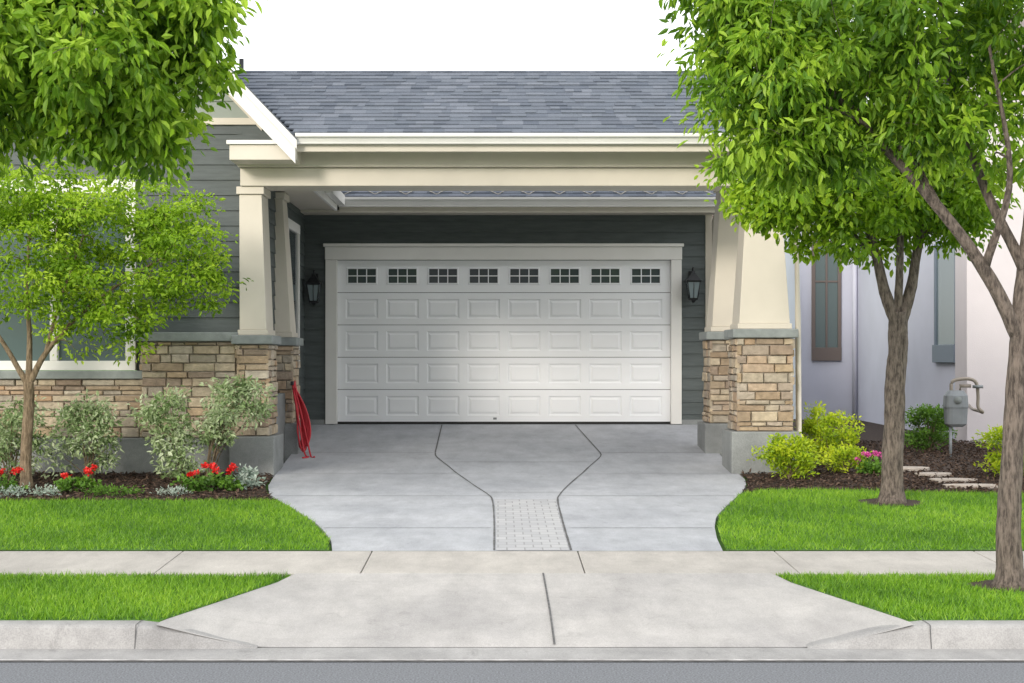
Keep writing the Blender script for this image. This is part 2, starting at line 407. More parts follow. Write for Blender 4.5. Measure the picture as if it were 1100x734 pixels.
LB = 14.85
LL = [(-40,11.76)]+[(x-.03,d) for d,x in Ledge if d <= 14.9]+[(-2.2,LB+.02),(-40,LB)]
LR = [(x+.03,d) for d,x in Redge if d <= 15.0]+[(2.46,15.4),(2.75,15.72),(3.3,15.80),(4.2,15.6),(5.5,15.35),(7,15.3),(40,15.3),(40,11.76)]
for pts in (LL, LR): mesh('lawn', [(x, y, zp(y)+.004) for x, y in pts], [tuple(range(len(pts)))], 'lawn')
LM = [(-14,LB-.01),(-2.2,LB-.01),(-2.38,15.5),(-2.5,16.2),(-2.58,17.3),(-2.58,17.8),(-14,17.8)]
mesh('mulch_bed', [(x, y, zp(y)+.0) for x, y in LM], [tuple(range(len(LM)))], 'mulch')
RM = [(2.55,15.6),(2.78,15.77),(3.3,15.83),(4.2,15.63),(5.5,15.38),(7,15.33),(12,15.33),(12,17.6),(2.8,17.6),(2.80,16.9),(2.70,16.3)]
mesh('mulch_bed', [(x, y, zp(y)+.0) for x, y in RM], [tuple(range(len(RM)))], 'mulch')
mesh('mulch_bed', [(2.82,17.6,.37),(12,17.6,.37),(12,31,.45),(2.82,31,.45)], [(0,1,2,3)], 'mulch')

# ------------------------------------------------------------------ leaf meshes
def leaf_obj(name, P, D, Nn, L, W, var, mat, parent=None, simple=False):
    n = len(P)
    D = D/np.linalg.norm(D, axis=1, keepdims=True)
    S = np.cross(D, Nn); S /= (np.linalg.norm(S, axis=1, keepdims=True)+1e-9)
    N2 = np.cross(S, D)
    L = L[:, None]; W = W[:, None]
    if simple:
        V = np.stack([P-S*W*.5, P+S*W*.5, P+D*L], 1).reshape(-1, 3)
        F = np.arange(n*3).reshape(-1, 3); vv = np.repeat(var, 3)
    else:
        b = P; t = P+D*L-N2*L*.12
        l1 = P+D*L*.33+S*W*.5+N2*W*.18; l2 = P+D*L*.68+S*W*.38+N2*W*.12
        r1 = P+D*L*.33-S*W*.5+N2*W*.18; r2 = P+D*L*.68-S*W*.38+N2*W*.12
        V = np.stack([b, l1, l2, t, r2, r1], 1).reshape(-1, 3)
        k = np.arange(n)[:, None]*6
        F = np.concatenate([k+np.array([[0,1,2,3]]), k+np.array([[0,3,4,5]])], 0); vv = np.repeat(var, 6)
    return mesh(name, V, F, mat, parent, False, vv)
def in_poly(x, y, poly):
    c = np.zeros(len(x), bool); n = len(poly)
    for i in range(n):
        x1, y1 = poly[i]; x2, y2 = poly[(i+1) % n]
        if y1 == y2: continue
        k = ((y1 > y) != (y2 > y)) & (x < (x2-x1)*(y-y1)/(y2-y1)+x1)
        c ^= k
    return c
def grass(name, poly, x0, x1, y0, y1, dens, zf, holes=()):
    n = int((x1-x0)*(y1-y0)*dens)
    x = RNG.uniform(x0, x1, n); y = RNG.uniform(y0, y1, n)
    k = in_poly(x, y, poly)
    for hx, hy, hr in holes: k &= ((x-hx)**2+(y-hy)**2) > (hr*(1+.1*np.sin(5*np.arctan2(y-hy, x-hx))))**2
    x, y = x[k], y[k]; n = len(x)
    z = np.interp(y, [p[0] for p in PR], [p[1] for p in PR])+.003 if zf is None else np.full(n, zf)
    P = np.stack([x, y, z], 1)
    tuft = np.sin(x*23+3*np.sin(y*17))*np.sin(y*27+2*np.sin(x*19))
    D = np.stack([RNG.normal(0, .5, n)+.25*tuft, RNG.normal(0, .5, n), np.ones(n)], 1)
    Nn = np.stack([RNG.normal(0, 1, n), RNG.normal(0, 1, n), RNG.normal(0, .3, n)], 1)
    patch = .5+.16*np.sin(x*2.1+y*1.3)+.14*np.sin(x*.9-y*3.1+2)+.10*np.sin(x*7+y*5)+.18*tuft
    v = np.clip(patch*.65+.2+RNG.normal(0, .2, n), 0, 1)
    return leaf_obj(name, P, D, Nn, RNG.uniform(.025, .058, n)*(1+.22*tuft), RNG.uniform(.005, .009, n), v, 'blade', None, True)
T2 = (3.83, 14.7); T1 = (3.46, 10.2)
grass('grass', LL, -7.5, -1.2, 11.76, 14.9, 3200, None)
grass('grass', LR, 1.7, 7.5, 11.76, 15.85, 3200, None, [(T2[0], T2[1], .30)])
grass('grass', stripL, -5, -1.4, 8.93, 10.72, 5200, .15)
grass('grass', stripR, 1.9, 5, 8.93, 10.72, 5200, .15, [(T1[0], T1[1], .25)])
for (x, y, r, z) in ((T2[0], T2[1], .31, zp(14.7)+.012), (T1[0], T1[1], .26, .156)):
    pts = [(x+r*math.cos(t)*(1+.06*math.sin(3*t)), y+r*math.sin(t)) for t in np.linspace(0, 2*math.pi, 24, endpoint=False)]
    mesh('mulch_ring', [(px, py, z+(py-y)*.029) for px, py in pts], [tuple(range(24))], 'mulch')
def chips(poly, x0, x1, y0, y1, n):
    x = RNG.uniform(x0, x1, n); y = RNG.uniform(y0, y1, n); k = in_poly(x, y, poly); x, y = x[k], y[k]; n = len(x)
    z = np.array([zside(b) for b in y])+RNG.uniform(.0, .02, n)
    D = np.stack([RNG.normal(0, 1, n), RNG.normal(0, 1, n), RNG.normal(0, .35, n)], 1)
    Nn = np.stack([RNG.normal(0, .4, n), RNG.normal(0, .4, n), np.ones(n)], 1)
    leaf_obj('mulch_chips', np.stack([x, y, z], 1), D, Nn, RNG.uniform(.025, .07, n), RNG.uniform(.012, .03, n), RNG.random(n)**1.3, 'chips')
chips(LM, -7, -2.2, 14.85, 17.5, 9000)
chips(RM, 2.5, 7.3, 15.3, 17.6, 9000)
chips([(2.9,17.6),(7.3,17.6),(7.3,23),(2.9,23)], 2.9, 7.3, 17.6, 23, 9000)

def foliage(name, ells, nclump, per, L, Wr, mat, parent, spread=.2, droop=.5, hollow=.45, seed=1, flat=.7, vbase=.5):
    rng = np.random.default_rng(seed)
    w = np.array([e[6] for e in ells], float); w /= w.sum()
    idx = rng.choice(len(ells), nclump, p=w)
    E = np.array([e[:6] for e in ells])[idx]
    d = rng.normal(0, 1, (nclump, 3)); d /= np.linalg.norm(d, axis=1, keepdims=True)
    r = hollow+(1-hollow)*rng.random(nclump)**.6
    r *= (1+.12*np.sin(d[:, 0]*5+seed)+.1*np.sin(d[:, 2]*7+d[:, 1]*4))
    C = E[:, :3]+d*r[:, None]*E[:, 3:6]
    sz = spread*rng.uniform(.5, 1.4, nclump)
    cnt = np.maximum(6, (per*rng.uniform(.45, 1.45, nclump))).astype(int)
    ci = np.repeat(np.arange(nclump), cnt); n = len(ci)
    off = rng.normal(0, 1, (n, 3))
    ln = np.linalg.norm(off, axis=1, keepdims=True); off = np.where(ln > 2.1, off/ln*2.1*rng.random((n, 1))**.4, off); off[:, 2] *= flat
    P = C[ci]+off*sz[ci][:, None]*.6
    D = off*.5+rng.normal(0, .5, (n, 3)); D[:, 2] -= droop
    Nn = rng.normal(0, .6, (n, 3)); Nn[:, 2] += .8
    cv = rng.normal(0, .20, nclump)+.10*(r-.7)/.3  # random clump tone, plus crown-interior shade painted in as darker inner clumps
    v = np.clip(vbase+cv[ci]+rng.normal(0, .14, n)+off[:, 2]*.10, 0, 1)  # upper leaves of a clump coloured lighter, top light painted in
    Ls = L*rng.uniform(.55, 1.25, n)
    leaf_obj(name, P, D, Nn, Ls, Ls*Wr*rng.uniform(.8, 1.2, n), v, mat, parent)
    return C
def tree(name, base, limbs, bark, ells, nclump, per, L, Wr, lmat, **kw):
    e = empty(name, base); a = Acc(); nodes = []
    for pts, r0, r1 in limbs:
        P = smooth_path(pts, 7); n = len(P)
        rr = [r0+(r1-r0)*(i/(n-1))**.8 for i in range(n)]
        if abs(P[0][2]-base[2]) < .06: rr[0] *= 1.5; rr[1] *= 1.2; rr[2] *= 1.06
        V, F = tube_data([tuple(p) for p in P], rr, 14, .05); a.add(V, F)
        nodes += [(p, r) for p, r in zip(P, rr)][n//3:]
    NP = np.array([q[0] for q in nodes]); NR = np.array([q[1] for q in nodes])
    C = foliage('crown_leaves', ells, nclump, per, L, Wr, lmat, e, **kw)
    rnd = random.Random(5)
    order = np.argsort([np.min(np.linalg.norm(NP-c, axis=1)) for c in C])
    for i in order:
        c = C[i]; dist = np.linalg.norm(NP-c, axis=1); k = int(np.argmin(dist+.25*np.maximum(0, NP[:, 2]-c[2]+.1)))
        s = NP[k]; ln = dist[k]
        if ln > 2.2: continue
        mid = (s+c)/2+np.array([rnd.uniform(-.1, .1)*ln, rnd.uniform(-.1, .1)*ln, .14*ln])
        r0 = min(NR[k]*.6, .006+.012*ln)
        P = smooth_path([s, mid, c], 4); rr = [r0+(.003-r0)*j/(len(P)-1) for j in range(len(P))]
        V, F = tube_data([tuple(p) for p in P], rr, 5); a.add(V, F)
        NP = np.vstack([NP, P[len(P)//2:]]); NR = np.concatenate([NR, rr[len(P)//2:]])
    a.obj('trunk_and_branches', bark, e, True)
    return e

# street tree, right foreground
x, y = T1
tree('deciduous_tree', (x, y, .15), [
    ([(x,y,.13),(x+.0,y,.7),(x+.04,y,1.4),(x+.07,y,1.95),(x+.13,y+.02,2.5),(x+.22,y+.05,3.3),(x+.2,y,4.6)], .092, .033),
    ([(x+.06,y,1.85),(x-.18,y-.03,2.3),(x-.5,y-.05,2.72),(x-.78,y,3.05),(x-1.2,y,3.5),(x-1.6,y-.1,3.9)], .056, .014),
    ([(x-.5,y-.05,2.72),(x-.62,y+.2,3.2),(x-.6,y+.3,3.9)], .03, .01),
    ([(x-.18,y-.03,2.3),(x-.1,y-.3,2.9),(x-.3,y-.5,3.7)], .032, .01),
    ([(x+.1,y,2.3),(x-.15,y+.2,3.0),(x-.35,y+.3,3.9),(x-.4,y+.3,4.8)], .042, .012),
    ([(x+.12,y,2.4),(x+.5,y+.1,3.1),(x+1.2,y+.2,4.0)], .05, .012),
    ([(x-.78,y,3.05),(x-1.1,y-.2,3.3),(x-1.7,y-.1,3.5)], .02, .007)], 'bark',
    [(2.3,y,3.95,1.0,1.1,.85,5),(3.3,y,4.0,1.2,1.2,.75,5),(1.78,y-.1,3.62,.46,.6,.60,2.7),(1.62,y,4.1,.40,.5,.4,1.5),(2.15,y+.2,3.15,.42,.5,.28,.9),(3.55,y,3.2,.3,.5,.35,.6),(2.9,y-.2,3.25,.4,.4,.25,.8),(2.8,y,5.1,1.8,1.8,1.0,3.5)],
    410, 85, .090, .36, 'leafA', spread=.21, droop=.75, hollow=.35, seed=3, vbase=.58)
# second tree
x, y = T2
tree('deciduous_tree', (x, y, zp(y)), [
    ([(x,y,.27),(x+.02,y,.8),(x+.04,y,1.4),(x+.07,y,1.85),(x+.07,y,2.15)], .108, .09),
    ([(x+.07,y,2.0),(x-.06,y,2.35),(x-.17,y,2.8),(x-.4,y,3.5),(x-.7,y,4.3)], .072, .02),
    ([(x+.07,y,2.0),(x+.19,y,2.35),(x+.27,y,2.8),(x+.5,y,3.6),(x+.5,y,4.6)], .072, .02),
    ([(x+.07,y,2.1),(x+.06,y-.1,2.7),(x+.05,y-.2,3.6),(x,y-.2,4.6)], .045, .02),
    ([(x-.15,y,2.7),(x-.6,y-.1,3.05),(x-1.1,y-.1,3.3)], .035, .01)], 'bark',
    [(3.45,y,3.35,1.0,.9,.68,5),(2.8,y,3.5,.62,.7,.5,2.5),(4.25,y,3.3,.55,.7,.6,2.2),(3.7,y,4.4,1.5,1.4,1.0,3)],
    300, 85, .085, .5, 'leafB', spread=.21, droop=.6, hollow=.35, seed=8, vbase=.52)
# left foreground tree (trunk out of picture)
x, y = -4.7, 10.3
tree('deciduous_tree', (x, y, .15), [
    ([(x,y,.13),(x,y,.9),(x+.04,y,1.7),(x+.1,y,2.4),(x+.2,y,3.3),(x+.2,y,4.8)], .11, .03),
    ([(x+.08,y,2.2),(x+.6,y,2.9),(x+1.2,y,3.5),(x+1.9,y,4.1)], .06, .014),
    ([(x+.1,y,2.5),(x-.6,y,3.2),(x-1.1,y,4.1)], .05, .014),
    ([(x+.15,y,2.8),(x+.6,y+.2,3.7),(x+1.2,y+.2,4.8)], .045, .014)], 'bark',
    [(-2.78,y,3.80,.82,1.0,.74,5),(-3.6,y,3.82,.8,1.0,.84,4.5),(-2.15,y,4.15,.30,.5,.4,1.3),(-4.9,y,4.1,1.1,1.3,.9,2.5),(-3.6,y,5.1,1.9,1.7,1.0,3.5),(-2.35,y,3.35,.24,.3,.28,.65)],
    360, 85, .100, .42, 'leafA', spread=.21, droop=.8, hollow=.3, seed=21, vbase=.57)
# small tree left bed
x, y = -5.0, 16.0
tree('ornamental_tree', (x, y, zp(y)), [
    ([(x,y,.30),(x-.01,y,.7),(x+.02,y,1.1),(x+.02,y,1.45)], .062, .055),
    ([(x+.02,y,1.4),(x-.18,y,1.75),(x-.45,y,2.2),(x-.7,y,2.9)], .036, .01),
    ([(x+.02,y,1.4),(x+.03,y,1.9),(x,y,2.5),(x+.05,y,3.3)], .04, .01),
    ([(x+.02,y,1.42),(x+.2,y,1.75),(x+.5,y,2.1),(x+1.0,y,2.5),(x+1.5,y,2.8)], .038, .008),
    ([(x+.2,y,1.75),(x+.35,y,2.3),(x+.6,y,3.0)], .024, .008)], 'bark_lt',
    [(-4.3,y,2.8,.95,.8,.85,5),(-5.2,y,2.8,1.1,.9,.95,5),(-3.4,y,2.75,.50,.5,.62,1.7),(-4.1,y,2.1,.75,.6,.38,1.5),(-3.1,y,2.5,.34,.4,.42,.8),(-5.0,y,3.4,.9,.8,.4,1.5),(-3.5,y,3.3,.42,.4,.28,.6)],
    330, 75, .062, .48, 'leafB', spread=.20, droop=.25, hollow=.3, seed=31, vbase=.62, flat=.5)

def shrub(name, x, y, z0, ells, n, per, L, Wr, mat, seed, stems=5, **kw):
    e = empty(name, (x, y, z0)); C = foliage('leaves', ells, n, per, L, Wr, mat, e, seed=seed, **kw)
    a = Acc(); r = random.Random(seed)
    for i in range(0, len(C), max(1, len(C)//(stems*3))):
        c = C[i]; s = np.array([x+r.uniform(-.05, .05), y+r.uniform(-.05, .05), z0-.02])
        P = smooth_path([s, (s*.5+c*.5)+np.array([(x-c[0])*.2, 0, 0]), c], 4)
        V, F = tube_data([tuple(p) for p in P], [.008-.005*j/(len(P)-1) for j in range(len(P))], 5); a.add(V, F)
    a.obj('stems', 'bark_lt', e, True); return e
shrub('variegated_shrub', -3.45, 16.5, .335, [(-3.62,16.5,1.08,.27,.25,.36,3),(-3.5,16.5,.65,.22,.2,.25,1.0)], 50, 48, .062, .42, 'varieg', 41, spread=.13, droop=.1)
shrub('variegated_shrub', -3.2, 16.6, .335, [(-2.87,16.6,1.18,.34,.28,.26,3),(-3.1,16.6,.85,.2,.2,.15,.7)], 48, 52, .062, .42, 'varieg', 42, spread=.13, droop=.1)
shrub('variegated_shrub', -4.5, 16.6, .335, [(-4.5,16.6,.85,.36,.3,.42,3)], 60, 42, .062, .42, 'varieg', 43, spread=.13, droop=.1)
shrub('variegated_shrub', -5.35, 16.6, .335, [(-5.35,16.6,.8,.38,.3,.45,3)], 60, 42, .062, .42, 'varieg', 44, spread=.13, droop=.1)
def geranium(x, y, s, nfl, seed, pm='petal', name='red_geranium'):
    z = zside(y); e = empty(name, (x, y, z))
    foliage('leaves', [(x,y,z+.08,.15*s,.12*s,.08*s,1)], 16, 20, .05, .9, 'greenl', e, seed=seed, spread=.08, droop=-.2, flat=.5)
    r = random.Random(seed); a = Acc()
    ells = []
    for i in range(nfl):
        fx, fy, fz = x+r.uniform(-.2, .2)*s, y+r.uniform(-.12, .05)*s, z+r.uniform(.15, .27)
        ells.append((fx, fy, fz, .022, .022, .016, 1))
        V, F = tube_data([(x+(fx-x)*.4, y, z), (fx, fy, fz)], [.004, .003], 5); a.add(V, F)
    foliage('flowers', ells, 5*nfl, 12, .026, .9, pm, e, seed=seed+1, spread=.026, droop=-.3, hollow=.5)
    a.obj('stalks', 'stalk', e, True)
geranium(-4.35, 15.6, 1.1, 4, 51); geranium(-3.12, 15.6, 1.1, 4, 52); geranium(-2.86, 15.75, 1.0, 4, 53); geranium(-5.15, 15.6, 1.1, 4, 54)
geranium(4.27, 17.3, .8, 5, 55, 'pink', 'pink_flower')
for i, (x, y) in enumerate(((-2.66,15.95),(-3.3,15.35),(-3.75,15.3),(-4.6,15.3),(-4.05,15.35),(-4.95,15.25))):
    z = zside(y); e = empty('silver_groundcover', (x, y, z)); big = i == 0
    foliage('leaves', [(x,y,z+(.1 if big else .03),.13 if big else .16,.1,.12 if big else .03,1)], 16 if big else 12, 26, .055 if big else .035, .4, 'silver' if big or i % 2 else 'greenl', e, seed=60+i, spread=.07, droop=-.4)
shrub('golden_shrub', 3.28, 16.85, .35, [(3.28,16.85,.60,.33,.26,.22,3)], 60, 50, .05, .45, 'gold', 71, spread=.10, droop=-.3)
shrub('golden_shrub', 4.0, 18.4, .38, [(4.0,18.4,.78,.32,.28,.32,3)], 70, 50, .05, .45, 'gold', 72, spread=.10, droop=-.3)
shrub('golden_shrub', 4.02, 17.5, .37, [(4.02,17.5,.52,.2,.18,.13,3)], 30, 50, .045, .45, 'gold', 73, spread=.09, droop=-.3)
shrub('golden_shrub', 5.72, 16.9, .36, [(5.72,16.9,.66,.27,.24,.28,3)], 55, 50, .05, .45, 'gold', 74, spread=.10, droop=-.3)
shrub('green_shrub', 6.0, 21.0, .41, [(6.0,21.0,.75,.32,.3,.3,3)], 65, 55, .05, .5, 'greenl', 75, spread=.10, droop=-.2)
for i, (x, y, w2, h2) in enumerate(((4.85,17.9,.26,.17),(4.98,17.2,.22,.14),(5.0,16.6,.26,.12),(5.05,16.05,.30,.10))):
    n = 11; r = random.Random(i); z = zside(y)
    P = [(x+w2*math.cos(t)*r.uniform(.85,1.1), y+h2*math.sin(t)*r.uniform(.85,1.1)) for t in np.linspace(0, 2*math.pi, n, endpoint=False)]
    o = mesh('stepping_stone', [(a_, b_, z-.02) for a_, b_ in P]+[(a_, b_, z+.035) for a_, b_ in P], [tuple(range(n))[::-1], tuple(range(n, 2*n))]+[(k, (k+1) % n, (k+1) % n+n, k+n) for k in range(n)], 'stepstone')
    md = o.modifiers.new('b', 'BEVEL'); md.width = .01; md.segments = 2

# ------------------------------------------------------------------ the house
H = empty('craftsman_house', (0, 20, 0))
rs = random.Random(99)
GY = 22.13
def sid_front(n, x0, x1, y, z0, z1, mat='siding', **k): return siding(n, (x0, y, 0), (1,0,0), (0,-1,0), x1-x0, z0, z1, mat, H, **k)
sid_front('garage_siding_left', -2.85, -2.53, GY, .70, 3.95)
sid_front('garage_siding_right', 2.69, 3.10, GY, .70, 3.95)
sid_front('garage_siding_top', -2.53, 2.69, GY, .70+.178*15, 3.95)
box('garage_core_left', -2.9, -2.42, GY+.012, 22.4, .3, 3.95, 'siding', H, 0)
box('garage_core_right', 2.58, 3.10, GY+.012, 22.4, .3, 3.95, 'siding', H, 0)
box('garage_core_top', -2.42, 2.58, GY+.012, 22.4, 3.2, 3.95, 'siding', H, 0)
box('garage_wall_foot_right', 2.69, 3.12, GY-.03, GY+.011, .66, .80, 'conc_base', H)
box('garage_wall_foot_left', -2.83, -2.54, GY-.03, GY+.011, .66, .80, 'conc_base', H)
box('door_trim_left', -2.53, -2.36, GY-.05, GY+.06, .735, 3.14, 'white', H)
box('door_trim_right', 2.535, 2.69, GY-.05, GY+.06, .735, 3.14, 'white', H)
box('door_trim_head', -2.535, 2.695, GY-.055, GY+.06, 3.143, 3.33, 'white', H)
box('door_trim_cap', -2.56, 2.72, GY-.075, GY+.06, 3.333, 3.38, 'white', H)
DX0, DX1, DZ0, DZ1 = -2.358, 2.532, .765, 3.14; DY = GY+.03
D = empty('garage_door', (0, DY, .7)); D.parent = H; D.matrix_parent_inverse = H.matrix_basis.inverted()
a = Acc(); g = Acc(); mu = Acc(); cols = 8; secs = 5; sh = (DZ1-DZ0)/secs; mx = .06; pw = (DX1-DX0-2*mx)/cols
def q(acc, x0, x1, z0, z1, y): acc.add([(x0,y,z0),(x1,y,z0),(x1,y,z1),(x0,y,z1)], [(0,1,2,3)])
def ring(acc, o, i, yo, yi):
    (a0,a1,b0,b1),(c0,c1,e0,e1) = o, i
    acc.add([(a0,yo,b0),(a1,yo,b0),(a1,yo,b1),(a0,yo,b1),(c0,yi,e0),(c1,yi,e0),(c1,yi,e1),(c0,yi,e1)], [(0,1,5,4),(1,2,6,5),(2,3,7,6),(3,0,4,7)])
def bx(acc, x0,x1,y0,y1,z0,z1):
    acc.add([(x0,y0,z0),(x1,y0,z0),(x1,y1,z0),(x0,y1,z0),(x0,y0,z1),(x1,y0,z1),(x1,y1,z1),(x0,y1,z1)], HF)
for s in range(secs):
    z0 = DZ0+s*sh+.004; z1 = DZ0+(s+1)*sh-.004
    win = s == secs-1
    q(a, DX0, DX0+mx, z0, z1, DY); q(a, DX1-mx, DX1, z0, z1, DY)
    a.add([(DX0,DY,z1),(DX1,DY,z1),(DX1,DY+.02,z1+.0),(DX0,DY+.02,z1)], [(0,1,2,3)]); a.add([(DX0,DY,z0),(DX1,DY,z0),(DX1,DY+.02,z0),(DX0,DY+.02,z0)], [(3,2,1,0)])
    for c in range(cols):
        x0 = DX0+mx+c*pw; x1 = x0+pw
        cell = (x0, x1, z0, z1)
        if win: p0 = (x0+.07, x1-.07, z0+.115, z1-.10)
        else: p0 = (x0+.06, x1-.06, z0+.09, z1-.09)
        ring(a, cell, p0, DY, DY)
        if win:
            p1 = (p0[0]+.022, p0[1]-.022, p0[2]+.022, p0[3]-.022)
            pm_ = (p0[0]+.008, p0[1]-.008, p0[2]+.008, p0[3]-.008)
            ring(a, p0, pm_, DY, DY-.012); ring(a, pm_, p1, DY-.012, DY-.012); ring(a, p1, (p1[0]+.002,p1[1]-.002,p1[2]+.002,p1[3]-.002), DY-.012, DY+.018)
            q(g, p1[0], p1[1], p1[2], p1[3], DY+.012)
            w3 = (p1[1]-p1[0])/3
            for k in (1, 2): bx(mu, p1[0]+k*w3-.007, p1[0]+k*w3+.007, DY-.004, DY+.010, p1[2], p1[3])
            zm = (p1[2]+p1[3])/2; bx(mu, p1[0], p1[1], DY-.006, DY+.008, zm-.007, zm+.007)
        else:
            i1 = tuple(v+o for v, o in zip(p0, (.014,-.014,.014,-.014)))
            i2 = tuple(v+o for v, o in zip(p0, (.030,-.030,.030,-.030)))
            i3 = tuple(v+o for v, o in zip(p0, (.055,-.055,.055,-.055)))
            ring(a, p0, i1, DY, DY+.014); ring(a, i1, i2, DY+.014, DY+.014); ring(a, i2, i3, DY+.014, DY+.001)
            q(a, i3[0], i3[1], i3[2], i3[3], DY+.001)
a.obj('panels', 'door', D); g.obj('window_glass', 'glass', D); mu.obj('muntins', 'door', D)
box('backing', DX0, DX1, DY+.022, DY+.06, DZ0-.03, DZ1, 'rubber', D, 0)
box('bottom_seal', DX0, DX1, DY-.004, DY+.02, .735, .768, 'rubber', D, .004)
box('bottom_bracket', -.07, -.02, DY-.014, DY, .80, .83, 'grey', D, .002)
siding('garage_side_siding', (3.10, GY+.005, 0), (0,1,0), (1,0,0), 6, .3, 4.0, 'siding', H)
box('garage_body', -2.9, 3.08, 22.4, 28.1, .2, 3.95, 'siding', H, 0)
box('corner_board', 3.04, 3.14, GY-.035, GY+.06, .8, 3.9, 'cream', H)
def gutter(name, x0, x1, y, zt, zb, mat='white'):
    a = Acc(); pr = [(0,zt),(0,zt-.03),(.012,zt-.045),(.03,zb+.07),(.055,zb+.02),(.06,zb),(.13,zb),(.13,zt)]
    n = len(pr)
    V = [(x0, y+p, z) for p, z in pr]+[(x1, y+p, z) for p, z in pr]
    a.add(V, [(k, k+n, (k+1) % n+n, (k+1) % n) for k in range(n)]+[tuple(range(n)), tuple(range(n, 2*n))[::-1]])
    return a.obj(name, mat, H)
gutter('rear_gutter', -2.28, 3.25, 21.5, 4.00, 3.87)
box('rear_fascia', -2.28, 3.22, 21.632, 21.67, 3.79, 3.985, 'cream', H)
box('rear_soffit', -2.9, 3.2, 21.672, 22.12, 3.80, 3.83, 'cream', H, 0)
sl = Vector((0, 4.4, 2.2)).normalized()
shingles('rear_roof_shingles', (-2.6, 21.55, 4.005), (1,0,0), sl, 5.95, 4.9, H)
mesh('rear_roof_deck', [(-6,21.58,3.985),(3.33,21.58,3.985),(3.33,26,6.19),(-6,26,6.19),(3.33,30.4,3.985),(-6,30.4,3.985)], [(0,1,2,3),(3,2,4,5)], 'shingle', H, var=[.3]*6)
mesh('rear_gable_end', [(3.09,22.1,3.85),(3.09,28.1,3.85),(3.09,28.1,5.05),(3.09,26,6.1),(3.09,22.1,4.15)], [(0,1,2,3,4)], 'sage', H)
pts = []; k = 0; xx = -2.2
while xx < 3.2:
    v = .04 if k % 2 == 0 else .34
    p = Vector((xx, 21.55, 4.03))+sl*v; pts.append(tuple(p)); xx += .2 if k % 2 == 0 else .24; k += 1
tube('heat_cable', pts, .006, 'cream', H, 5)
WX = -2.85; WY = 17.60
siding('wing_side_siding', (WX, 17.62, 0), (0,1,0), (1,0,0), GY-17.62, 1.25, 4.0, 'siding', H)
siding('wing_side_siding_low', (WX, 19.75, 0), (0,1,0), (1,0,0), GY-19.75, .55, 1.25, 'siding', H)
box('wing_side_core', WX-.3, WX-.012, 17.8, 22.12, .1, 4.0, 'siding', H, 0)
SW = empty('side_window', (WX, 21, 2.5)); SW.parent = H; SW.matrix_parent_inverse = H.matrix_basis.inverted()
box('frame_bottom', WX, WX+.05, 20.15, 21.35, 1.58, 1.68, 'white', SW); box('frame_top', WX, WX+.05, 20.15, 21.35, 3.45, 3.58, 'white', SW)
box('frame_l', WX, WX+.045, 20.15, 20.26, 1.68, 3.45, 'white', SW); box('frame_r', WX, WX+.045, 21.24, 21.35, 1.68, 3.45, 'white', SW)
box('glass', WX, WX+.022, 20.26, 21.24, 1.68, 3.45, 'glass', SW, 0)
sid_front('front_siding_right', -4.22, -2.99, WY, 2.0, 4.42)
sid_front('front_siding_over_window', -7.2, -4.22, WY, 2.0+.178*10, 4.42)
sid_front('front_siding_far', -9.6, -7.2, WY, 1.6, 4.42)
box('front_core_r', -4.22, -2.86, WY+.012, WY+.3, .1, 4.4, 'siding', H, 0)
box('front_core_l', -9.6, -7.15, WY+.012, WY+.3, .1, 4.4, 'siding', H, 0)
box('front_core_low', -7.15, -4.22, WY+.012, WY+.3, .1, 1.5, 'siding', H, 0)
box('wing_far_side', -9.6, -9.3, WY+.3, 28, .1, 4.4, 'siding', H, 0)
box('gable_belt', -9.65, -2.75, WY-.04, WY+.02, 4.42, 4.50, 'cream', H)
mesh('gable_corner', [(-3.05,WY-.012,4.0),(-2.30,WY-.012,4.0),(-2.33,WY-.012,4.12),(-2.72,WY-.012,4.55),(-3.05,WY-.012,4.55)], [(0,1,2,3,4)], 'siding', H)
slope = 1.05
def lim(z):
    w = (z-4.02)/slope
    return (max(0, w-.25), min(7.25, 7.17-w))
sid_front('gable_siding', -9.6, -2.85, WY, 4.50, 7.6, 'sage', lim=lim, exp=.2)
mesh('gable_back', [(-9.6,WY+.02,4.4),(-2.6,WY+.02,4.4),(-6.2,WY+.02,8.0)], [(0,1,2)], 'sage', H)
def slab(n, p, th, mat):
    return hexa(n, [(x_, y_, z_-th) for x_, y_, z_ in p], p, mat, H)
ex, ez, px_, pz_ = -2.26, 4.17, -6.2, 8.31
slab('gable_roof_right', [(ex,16.86,ez),(ex,27,ez),(px_,27,pz_),(px_,16.86,pz_)], .05, plain('roof_edge', (.1,.11,.13), .9))
slab('gable_roof_left', [(px_,16.86,pz_),(px_,27,pz_),(-10.2,27,4.11),(-10.2,16.86,4.11)], .05, 'joint')
def rake(n, y0, y1, x0, x1, off0, off1, mat):
    f = lambda x_: ez+(ex-x_)*slope
    return hexa(n, [(x0,y0,f(x0)-off1),(x0,y1,f(x0)-off1),(x1,y1,f(x1)-off1),(x1,y0,f(x1)-off1)], [(x0,y0,f(x0)-off0),(x0,y1,f(x0)-off0),(x1,y1,f(x1)-off0),(x1,y0,f(x1)-off0)], mat, H, .004)
rake('rake_board', 16.88, 16.93, -2.27, px_, .053, .30, 'white')
rake('rake_crown', 16.85, 16.879, -2.25, px_, .02, .12, 'white')
rake('rake_soffit', 16.931, WY-.02, -2.27, px_, .10, .13, 'cream')
rake('rake_wall_trim', WY-.045, WY-.021, -2.75, px_, .131, .34, 'cream')
hexa('rake_board_far', [(px_,16.88,pz_-.3),(px_,16.93,pz_-.3),(-10.2,16.93,3.81),(-10.2,16.88,3.81)], [(px_,16.88,pz_-.053),(px_,16.93,pz_-.053),(-10.2,16.93,4.06),(-10.2,16.88,4.06)], 'white', H)
box('eave_return', -3.02, -2.265, 16.95, WY-.03, 3.93, 4.10, 'cream', H)
